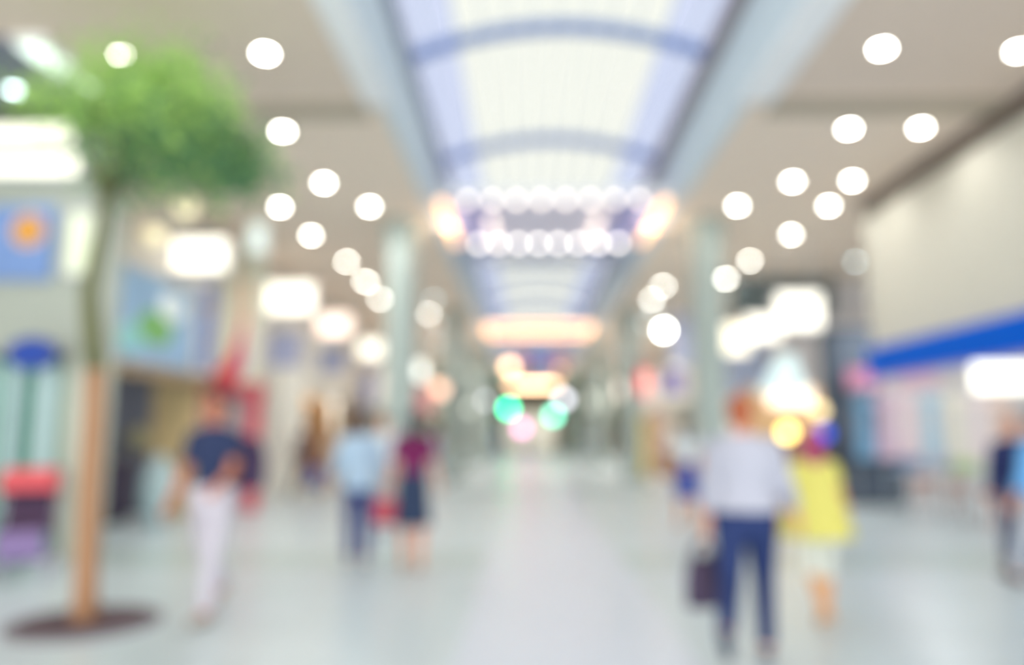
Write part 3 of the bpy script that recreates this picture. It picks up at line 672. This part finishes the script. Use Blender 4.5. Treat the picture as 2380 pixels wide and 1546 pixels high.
FAR = [(1158, 40, (84, 128, 178), (80, 110, 150), 'person in a bright blue top far along the hall'), (1012, 19.6, (196, 200, 226), (170, 186, 200), 'person in pale lilac past the woman in burgundy'),
       (1100, 33, (180, 150, 160), (150, 150, 160), 'person in dusty rose walking in the distance'), (1378, 38, (96, 112, 160), (90, 104, 140), 'distant person in slate blue at the middle of the hall'),
       (1290, 46, (170, 160, 172), (150, 154, 170), 'tiny distant person in mauve near the hall end'), (1455, 27, (150, 160, 190), (130, 136, 160), 'distant person in grey blue near the second column'),
       (1530, 20, (226, 196, 184), (176, 168, 170), 'person in a peach top standing before the yellow display'), (1060, 28, (168, 190, 206), (140, 160, 176), 'distant person in powder blue beyond the pale lilac person'),
       (1225, 44, (206, 170, 206), (160, 160, 190), 'tiny distant person in pink near the hall end'), (770, 19.4, (206, 190, 170), (170, 160, 160), 'person in beige at the apricot shop'),
       (1345, 50, (140, 150, 176), (120, 130, 160), 'tiny farthest person in blue grey')]
for i, (px, Y, c1, c2, lb) in enumerate(FAR):
    person(lb, on(px, Y), Y, 1.6 + .1 * ((i * 37) % 3 - 1) * .6, (i * 67) % 360, fab('far_top_%d' % i, c1), fab('far_bottom_%d' % i, c2), hair_d, lod=2, group='distant shoppers along the hall')

# bags
def bag(name, loc, w_, h_, d_, m, label, handle=.14, rz=0, cat='bag', hm=None):
    t = empty(name, loc, rz)
    MB().loft([(0, 0, 0, w_ * .46, d_ * .5), (0, 0, .02, w_ * .5, d_ * .52), (0, 0, h_ * .6, w_ * .5, d_ * .48), (0, 0, h_, w_ * .42, d_ * .2)], 24).build('pouch', m, t, smooth=True)
    for y in (-d_ * .15, d_ * .15):
        MB().tube([(w_ * .28 * math.cos(a), y, h_ - .01 + handle * math.sin(a)) for a in [math.pi * i / 10 for i in range(11)]], .009, 8).build('handle', hm or m, t, smooth=True)
    return tag(t, label, cat)
def hand(J, k): return J['w'](J['A%d' % k][2] + J['A%d' % k][3] * .11)
h = hand(JA, 0); bag('handbag', (h.x - .02, h.y, h.z - .385), .25, .30, .14, fab('aubergine_leather', (74, 62, 84)), 'dark aubergine handbag held by the woman in lilac', handle=.11, rz=.35)
h = hand(JD, 0); bag('handbag', (h.x - .03, h.y, h.z - .33), .26, .26, .11, fab('rose_red_leather', (204, 92, 104)), 'rose red bag held by the woman in burgundy', handle=.08)
h = hand(JI, 1); bag('shopping_bag', (on(733, 16.2), 16.2, h.z - .42), .34, .38, .14, fab('cobalt_paper', (70, 92, 168)), 'cobalt blue shopping bag by the brown pilaster', handle=.06)
h = hand(JH, 0); bag('shopping_bag', (h.x + .05, h.y - .12, h.z - .36), .26, .32, .12, fab('magenta_paper', (224, 84, 156)), 'magenta shopping bag held by the person in the navy jacket', handle=.06)
sh = JG['w'](JG['A0'][1]); bag('shoulder_bag', (sh.x - .06, sh.y - .05, sh.z - .30), .34, .36, .16, fab('tan_brown_leather', (158, 122, 98)), 'brown shoulder bag on the woman in the royal blue skirt', handle=.22)
sh = JC['w'](JC['A0'][1]); 
t = empty('backpack', (JC['w']((0, -.2, 0)).x + .14, JC['w']((0, -.2, 0)).y + .085, .95)); MB().loft([(0, 0, 0, .12, .08), (0, 0, .03, .14, .10), (0, 0, .26, .14, .10), (0, 0, .38, .10, .06), (0, 0, .41, .04, .03)], 24).build('pouch', fab('plum_nylon', (78, 62, 92)), t, smooth=True)
MB().tube([(-.10, -.08, .05), (-.12, -.15, .25), (-.10, -.1, .42)], .014, 8).build('strap', fab('plum_nylon', (78, 62, 92)), t, smooth=True)
tag(t, 'plum backpack behind the arm of the man in navy', 'backpack')

# pushchair at the left edge
def stroller():
    p = atz(52, 1340, 0); t = empty('pushchair', (p.x, p.y, 0), R(25)); fr = mat('grey_tube', (120, 116, 132), .4)
    for x in (-.24, .24):
        for y in (-.32, .32):
            wh = MB().tube([(x - .02, y, .1), (x + .02, y, .1)], .1, 20).build('wheel', mat('pale_wheel', (190, 190, 204), .5), t)
            MB().tube([(x - .025, y, .1), (x + .025, y, .1)], .03, 12).build('hub', fr, wh)
        MB().tube([(x, -.32, .12), (x, .0, .5), (x, .38, 1.0)], .015, 8).tube([(x, .32, .12), (x, 0, .5), (x, -.2, .62)], .015, 8).build('side_frame', fr, t, smooth=True)
    MB().tube([(-.24, .38, 1.0), (.24, .38, 1.0)], .018, 8).build('handlebar', M_black, t)
    MB().box((0, -.08, .46), (.42, .4, .08)).box((0, .14, .68), (.42, .08, .46), Matrix.Rotation(R(-20), 3, 'X')).build('seat', fab('dark_plum_fabric', (86, 66, 92)), t, bevel=.02)
    MB().box((0, -.28, .32), (.4, .06, .3), Matrix.Rotation(R(20), 3, 'X')).build('footrest', fab('violet_fabric', (150, 128, 176)), t, bevel=.02)
    n = 12; rs = [[(x, .08 + .30 * math.cos(a) * -1, .78 + .26 * math.sin(a)) for a in [math.pi * (.08 + .62 * i / n) for i in range(n + 1)]] for x in (-.23, .23)]
    w = MB(); A = [[w.b.verts.new(q) for q in r] for r in rs]; 
    for i in range(n): w.b.faces.new((A[0][i], A[0][i + 1], A[1][i + 1], A[1][i]))
    w.b.faces.new(A[0] + [w.b.verts.new((-.23, .12, .74))]); w.b.faces.new(A[1][::-1] + [w.b.verts.new((.23, .12, .74))])
    o = w.build('hood', fab('coral_red_fabric', (222, 96, 104)), t); k = o.modifiers.new('s', 'SOLIDIFY'); k.thickness = .012
    tag(t, 'pushchair with a coral red hood and plum seat, beside the frosted doors', 'pushchair')
stroller()

# ================================================================== RIGHT SHOP
M_blue = mat('bright_blue_fascia', (0, 96, 214), .5, noise=.02, spec=.05)
t = empty('fascia_sign', (BR - .1, 2.0, 2.24))
MB().span((0, -2, 0), (.12, 9.6, .42)).build('face', M_blue, t, bevel=.01)
MB().span((-.02, -2, -.03), (.14, 9.62, 0)).build('lower_lip', mat('periwinkle_lip', (110, 126, 220), .5), t)
tag(t, 'long bright blue fascia along the bottom of the cream wall', 'fascia sign')
pbox('light_box', 2262, 846, 2420, 908, 13.2, .12, mat('shop_panel_glow', (255, 252, 240), emit=1.5, noise=0), 'wide white glowing panel inside the shop beneath the fascia', 'light box', M_rim)
for i, (x, y) in enumerate(((7.4, 14.5), (10.4, 14.5), (9.0, 9.5))):
    l = bpy.data.lights.new('shop_ceiling_lamp', 'AREA'); l.size = .9; l.energy = 55 if y > 12 else 30
    t = empty('pendant_lamp', (x, y, CZ if y > 12 else 2.85)); z = -1.2 if y > 12 else -.06
    MB().loft([(0, 0, z, .5, .5), (0, 0, z + .05, .5, .5), (0, 0, z + .06, .1, .1)], 28).build('shade', M_rim, t)
    if y > 12: MB().tube([(0, 0, z + .05), (0, 0, 0)], .01, 6).build('cord', M_metal, t)
    lo = bpy.data.objects.new('shop_ceiling_lamp', l); COL.objects.link(lo); lo.parent = t; lo.location = (0, 0, z - .02)
    tag(t, ('round white ceiling lamp over the clothes rail nearest the slate portal', 'round white ceiling lamp deepest in the bright shop', 'flat round ceiling lamp just inside the shop under the fascia')[i], 'lamp')

def garment(loc, w_, h_, m, label, rail):
    t = empty('hanging_dress', loc)
    pts = [(-.05, 0), (-.14, -.03), (-.2, -.24), (-.15, -.27), (-.12, -.16), (-.11, -.4), (-w_ / 2, -h_), (w_ / 2, -h_), (.11, -.4), (.12, -.16), (.15, -.27), (.2, -.24), (.14, -.03), (.05, 0), (0, -.05)]
    MB().prism([(x, z - .08) for x, z in pts], -.04, .04).build('cloth', m, t, bevel=.015)
    MB().tube([(-.12, 0, -.10), (0, 0, -.05), (.12, 0, -.10)], .008, 6).tube([(0, 0, -.05), (0, 0, 0), (.02, 0, .02)], .004, 6).build('hanger', M_metal, t)
    return tag(t, label, 'dress', 'dresses on the shop rail')
p0 = at(1985, 905, 14.6); p1 = at(2400, 905, 14.6); zr = 2.22
t = empty('clothes_rail', ((p0.x + p1.x) / 2, 14.6, 0)); hw = (p1.x - p0.x) / 2
MB().tube([(-hw, 0, zr + .02), (hw, 0, zr + .02)], .016, 10).build('rail', M_metal, t)
for x in (-hw, 0, hw):
    MB().tube([(x, 0, 0), (x, 0, zr + .02)], .018, 10).build('post', M_metal, t)
tag(t, 'long metal clothes rail across the bright shop', 'clothes rail')
G = [(2010, (120, 166, 200), 'teal blue dress at the portal end of the rail'), (2058, (214, 186, 206), 'dusty mauve dress second on the rail'), (2108, (238, 216, 222), 'blush pink dress third on the rail'),
     (2166, (180, 206, 222), 'sky blue dress fourth on the rail'), (2222, (232, 228, 214), 'ivory dress fifth on the rail'), (2278, (236, 222, 222), 'pale rose dress sixth on the rail'), (2330, (238, 212, 200), 'peach dress last on the rail')]
for px, c, lb in G:
    garment((on(px, 14.6), 14.6, zr), .38, 1.25, fab('cloth_' + lb.split()[0], c, .12), lb, t)
pbox('poster', 1972, 858, 2042, 905, 15.4, .04, mat('poster_rose', (186, 122, 150), .5, noise=.2), 'rose pink header poster above the teal blue dress', 'poster', hang=CZ)
pbox('poster', 2090, 868, 2180, 900, 18.15, .05, mat('poster_pale_rose', (238, 196, 214), .5), 'pale pink header poster on the white shop wall', 'poster')
M_tab = mat('slate_blue_table', (150, 172, 196), .5)
def table(px, Y, w_, label, m, d=.8, h=.78):
    t = empty('display_table', (on(px, Y), Y, 0))
    MB().span((-w_ / 2, -d / 2, h - .04), (w_ / 2, d / 2, h)).build('tabletop', m, t, bevel=.008)
    for x in (-1, 1):
        for y in (-1, 1): MB().tube([(x * (w_ / 2 - .05), y * (d / 2 - .05), 0), (x * (w_ / 2 - .05), y * (d / 2 - .05), h - .04)], .022, 8).build('leg', M_metal, t)
    return tag(t, label, 'table')
table(2150, 13.4, 1.2, 'slate blue display table in front of the sky blue dress', M_tab)
table(2280, 12.4, 1.2, 'pale green display table nearest the shop front', mat('pale_green_table', (186, 206, 196), .5))
ST = [((104, 136, 180), 'folded denim blue clothes pile on the slate blue table'), ((200, 196, 214), 'folded lilac clothes pile on the slate blue table'), ((204, 222, 168), 'folded lime clothes pile on the pale green table'), ((120, 150, 190), 'folded blue clothes pile on the pale green table')]
for i, (c, lb) in enumerate(ST):
    X = on(2150, 13.4) + (-.3, .3)[i % 2] if i < 2 else on(2280, 12.4) + (-.3, .3)[i % 2]
    w = MB()
    for k in range(5): w.box((0, 0, .02 + k * .036), (.32 - .01 * (k % 2), .28, .03))
    o = w.build('folded_clothes', fab('fold_%d' % i, c), bevel=.008); o.location = (X, 13.4 if i < 2 else 12.4, .785); tag(o, lb, 'clothes')
def stool(px, Y, label, m):
    t = empty('stool', (on(px, Y), Y, 0))
    MB().loft([(0, 0, .42, .19, .19), (0, 0, .44, .2, .2), (0, 0, .5, .2, .2), (0, 0, .52, .17, .17)], 24).build('seat', m, t, smooth=True)
    for k in range(4):
        a = math.pi / 4 + k * math.pi / 2
        MB().tube([(.13 * math.cos(a), .13 * math.sin(a), .43), (.2 * math.cos(a), .2 * math.sin(a), 0)], [.022, .016], 8).build('leg', m, t)
    return tag(t, label, 'stool', 'red brown stools in the shop')
M_rb = mat('red_brown_wood', (176, 112, 94), .5)
stool(2136, 14.9, 'red brown stool below the blush pink dress', M_rb); stool(2214, 14.2, 'red brown stool behind the gap between the tables', mat('faded_brown_wood', (188, 142, 122), .5)); stool(2306, 11.6, 'red brown stool in front of the pale green table', M_rb); stool(2352, 12.4, 'red brown stool at the end of the pale green table', M_rb)
t = empty('display_counter', (6.75, 15.22, 0))
MB().span((-.55, -.32, .06), (.55, .32, .85)).build('cabinet', M_dkgrey, t, bevel=.02); MB().span((-.58, -.34, .85), (.58, .34, .9)).build('countertop', M_black, t, bevel=.01); MB().span((-.5, -.3, 0), (.5, .3, .06)).build('plinth', M_black, t)
tag(t, 'dark slate counter at the foot of the slate portal', 'counter')

# lit display kiosk between the women's heads and the slate portal
def globe(name, px, py, Y, r, m, label, hang=None, cat='lamp', foot=False):
    p = at(px, py, Y); t = empty(name, (p.x, Y, p.z if not foot else 0)); z = 0 if not foot else p.z
    MB().ell((0, 0, z), (r, r, r), u=20, v=12).build('globe', m, t, smooth=True)
    if foot:
        MB().tube([(0, 0, .03), (0, 0, z - r)], .015, 8).build('pole', M_black, t); MB().loft([(0, 0, 0, .16, .16), (0, 0, .03, .14, .14)], 24).build('base', M_black, t)
    elif hang: MB().tube([(0, 0, r), (0, 0, hang - p.z)], .008, 6).build('cord', M_metal, t)
    return tag(t, label, cat)
kx = on(1828, 15.2)
t = empty('display_kiosk', (kx, 15.2, 0))
MB().span((-.75, 0, 0), (.75, .5, 1.3)).build('cabinet', mat('walnut_cabinet', (150, 112, 100), .5), t, bevel=.01)
c = at(1838, 925, 15.2); MB().span((c.x - kx - .42, -.02, c.z - .15), (c.x - kx + .42, .03, c.z + .18)).build('lit_panel', mat('warm_panel_glow', (255, 236, 214), emit=1.5, noise=0), t)
MB().span((-.75, .1, 1.3), (.75, .4, 2.3)).build('back_panel', mat('kiosk_sand', (214, 180, 140), .6), t)
c = at(1800, 880, 15.2); MB().prism([(c.x - kx - .36, 2.15), (c.x - kx + .62, 2.15), (c.x - kx + .42, 2.95), (c.x - kx + .14, 2.95)], -.03, .06).build('header', mat('pale_cyan_glow', (222, 244, 246), emit=.3, noise=0), t)
tag(t, 'glowing display kiosk with a pale cyan header and warm lit panel', 'kiosk')
globe('globe_lamp', 1830, 1005, 14.6, .13, mat('yellow_glow', (255, 222, 120), emit=5, noise=0), 'round yellow glowing lamp on a thin stand before the kiosk', foot=True)
globe('globe_lamp', 1916, 1008, 14.4, .12, mat('blue_glow', (16, 60, 190), emit=2.2, noise=0), 'round deep blue glowing lamp by the slate portal', foot=True)
globe('globe_lamp', 1905, 955, 15.0, .12, mat('sand_glow', (226, 204, 150), emit=2.5, noise=0), 'round sand coloured glowing lamp above the blue one', hang=CZ)
globe('globe_lamp', 432, 482, 10.2, .15, mat('straw_glow', (226, 216, 178), emit=1.0, noise=0), 'round straw coloured hanging lamp just under the tree crown', hang=CZ)
globe('globe_lamp', 362, 548, 10.6, .13, mat('straw_glow', (226, 216, 178)), 'round straw coloured hanging lamp over the blue billboard', hang=CZ)
# peach and orange lights on the tree side far along
lightbox('light_box', 1036, 905, 29, 1.1, .42, mat('peach_glow', (255, 206, 176), emit=1.9, noise=0), 'wide peach light box above the woman in burgundy', None)
pbox('hanging_banner', 962, 900, 1010, 960, 27, .03, mat('banner_pink', (226, 160, 164), .5), 'pink banner beneath the peach light box', 'banner', hang=CZ)
globe('globe_lamp', 1047, 987, 26, .17, mat('orange_glow', (255, 178, 130), emit=16, noise=0), 'round orange glowing lamp right of the woman in burgundy', foot=True)
globe('globe_lamp', 1182, 950, 48, .26, mat('green_glow', (0, 255, 180), emit=12, noise=0), 'vivid green glowing round lamp at the far end', hang=CZ)
globe('globe_lamp', 1286, 966, 48, .26, mat('soft_green_glow', (110, 240, 200), emit=8, noise=0), 'softer green glowing round lamp at the far end', hang=CZ)
globe('globe_lamp', 1213, 995, 46, .26, mat('pink_glow', (246, 150, 212), emit=5, noise=0), 'round pink glowing lamp at the far end', foot=True)
globe('globe_lamp', 1133, 932, 42, .26, mat('lilac_white_glow', (236, 236, 244), emit=4.5, noise=0), 'round white globe left of the vivid green lamp', hang=CZ)
globe('globe_lamp', 1310, 928, 42, .26, mat('lilac_white_glow2', (236, 236, 248), emit=4.5, noise=0), 'round white globe above the softer green lamp', hang=CZ)
globe('globe_lamp', 1100, 950, 44, .30, mat('cream_glow', (236, 238, 220), emit=3, noise=0), 'round cream globe farthest on the tree side', hang=CZ)
globe('globe_lamp', 1543, 768, 15, .09, mat('bright_spot_glow', (255, 253, 240), emit=30, noise=0), 'bright white hanging spot left of the lilac banner', hang=CZ)
pbox('hanging_sign', 1468, 862, 1516, 918, 37, .06, mat('signal_red', (232, 66, 70), .4, emit=.5), 'red sign behind the rosy light box', 'sign', hang=CZ)
pbox('hanging_sign', 1545, 862, 1588, 915, 23, .05, mat('violet_sign', (134, 122, 200), .4), 'violet sign beside the lilac banner', 'sign', hang=CZ)
pbox('hanging_banner', 1562, 730, 1610, 850, 21.5, .03, mat('banner_pale_lilac', (200, 206, 234), .5), 'long pale lilac banner beside the near column', 'banner', hang=CZ)
pbox('standing_display', 1462, 968, 1506, 1034, 24, .06, mat('mustard_yellow', (226, 200, 90), .5), 'mustard yellow standing display', 'display', floor=1)
pbox('standing_display', 1508, 950, 1552, 1040, 25, .06, mat('peach_panel', (230, 196, 178), .5), 'peach standing display beside the yellow one', 'display', floor=1)
# red banner with a blue square across the far skylight
pbox('hanging_banner', 1198, 800, 1314, 860, 38, .05, mat('banner_red', (240, 116, 146), .5), 'red hanging banner with a blue square, between two warm canopies', 'banner', None, hang=6.42, parts=
     [('white_border', MB().span((-.62, -.03, .02), (.62, 0, 1.15)), mat('banner_lilac_border', (230, 216, 250), .5)), ('blue_square', MB().span((-.42, -.06, .02), (.42, -.03, .92)), mat('banner_blue_square', (84, 126, 236), .5))])
for i, (X, Y, pw, lb) in enumerate(((-6.4, 28.5, 90, 'added round fill lamp in the grey shop on the tree side'), (6.9, 22, 90, 'added round fill lamp in the shop behind the blue grey front'), (6.9, 29.5, 90, 'added round fill lamp in the second shop past the blue grey front'))):
    t = empty('pendant_lamp', (X, Y, CZ)); z = -1.9  # fill lamps added to lift the dark side shops
    MB().loft([(0, 0, z, .35, .35), (0, 0, z + .05, .35, .35), (0, 0, z + .06, .1, .1)], 28).build('shade', M_rim, t)
    MB().tube([(0, 0, z + .05), (0, 0, 0)], .01, 6).build('cord', M_metal, t)
    l = bpy.data.lights.new('shop_fill_lamp', 'AREA'); l.size = .6; l.energy = pw; l.color = (1, .96, .9)
    lo = bpy.data.objects.new('shop_fill_lamp', l); COL.objects.link(lo); lo.parent = t; lo.location = (0, 0, z - .02); tag(t, lb, 'lamp')
# far end glazing
t = empty('window_2', (0, YE - .1, 0)); t['kind'] = 'structure'
MB().span((-1.8, 0, 0), (2.6, .05, 3.2)).build('glass_pane', mat('daylit_far_glass', (230, 227, 208), emit=.7, noise=0), t)
MB().span((-1.9, -.05, 3.2), (2.7, .08, 3.35)).span((.35, -.05, 0), (.45, .06, 3.2)).build('window_frame', M_soff, t)
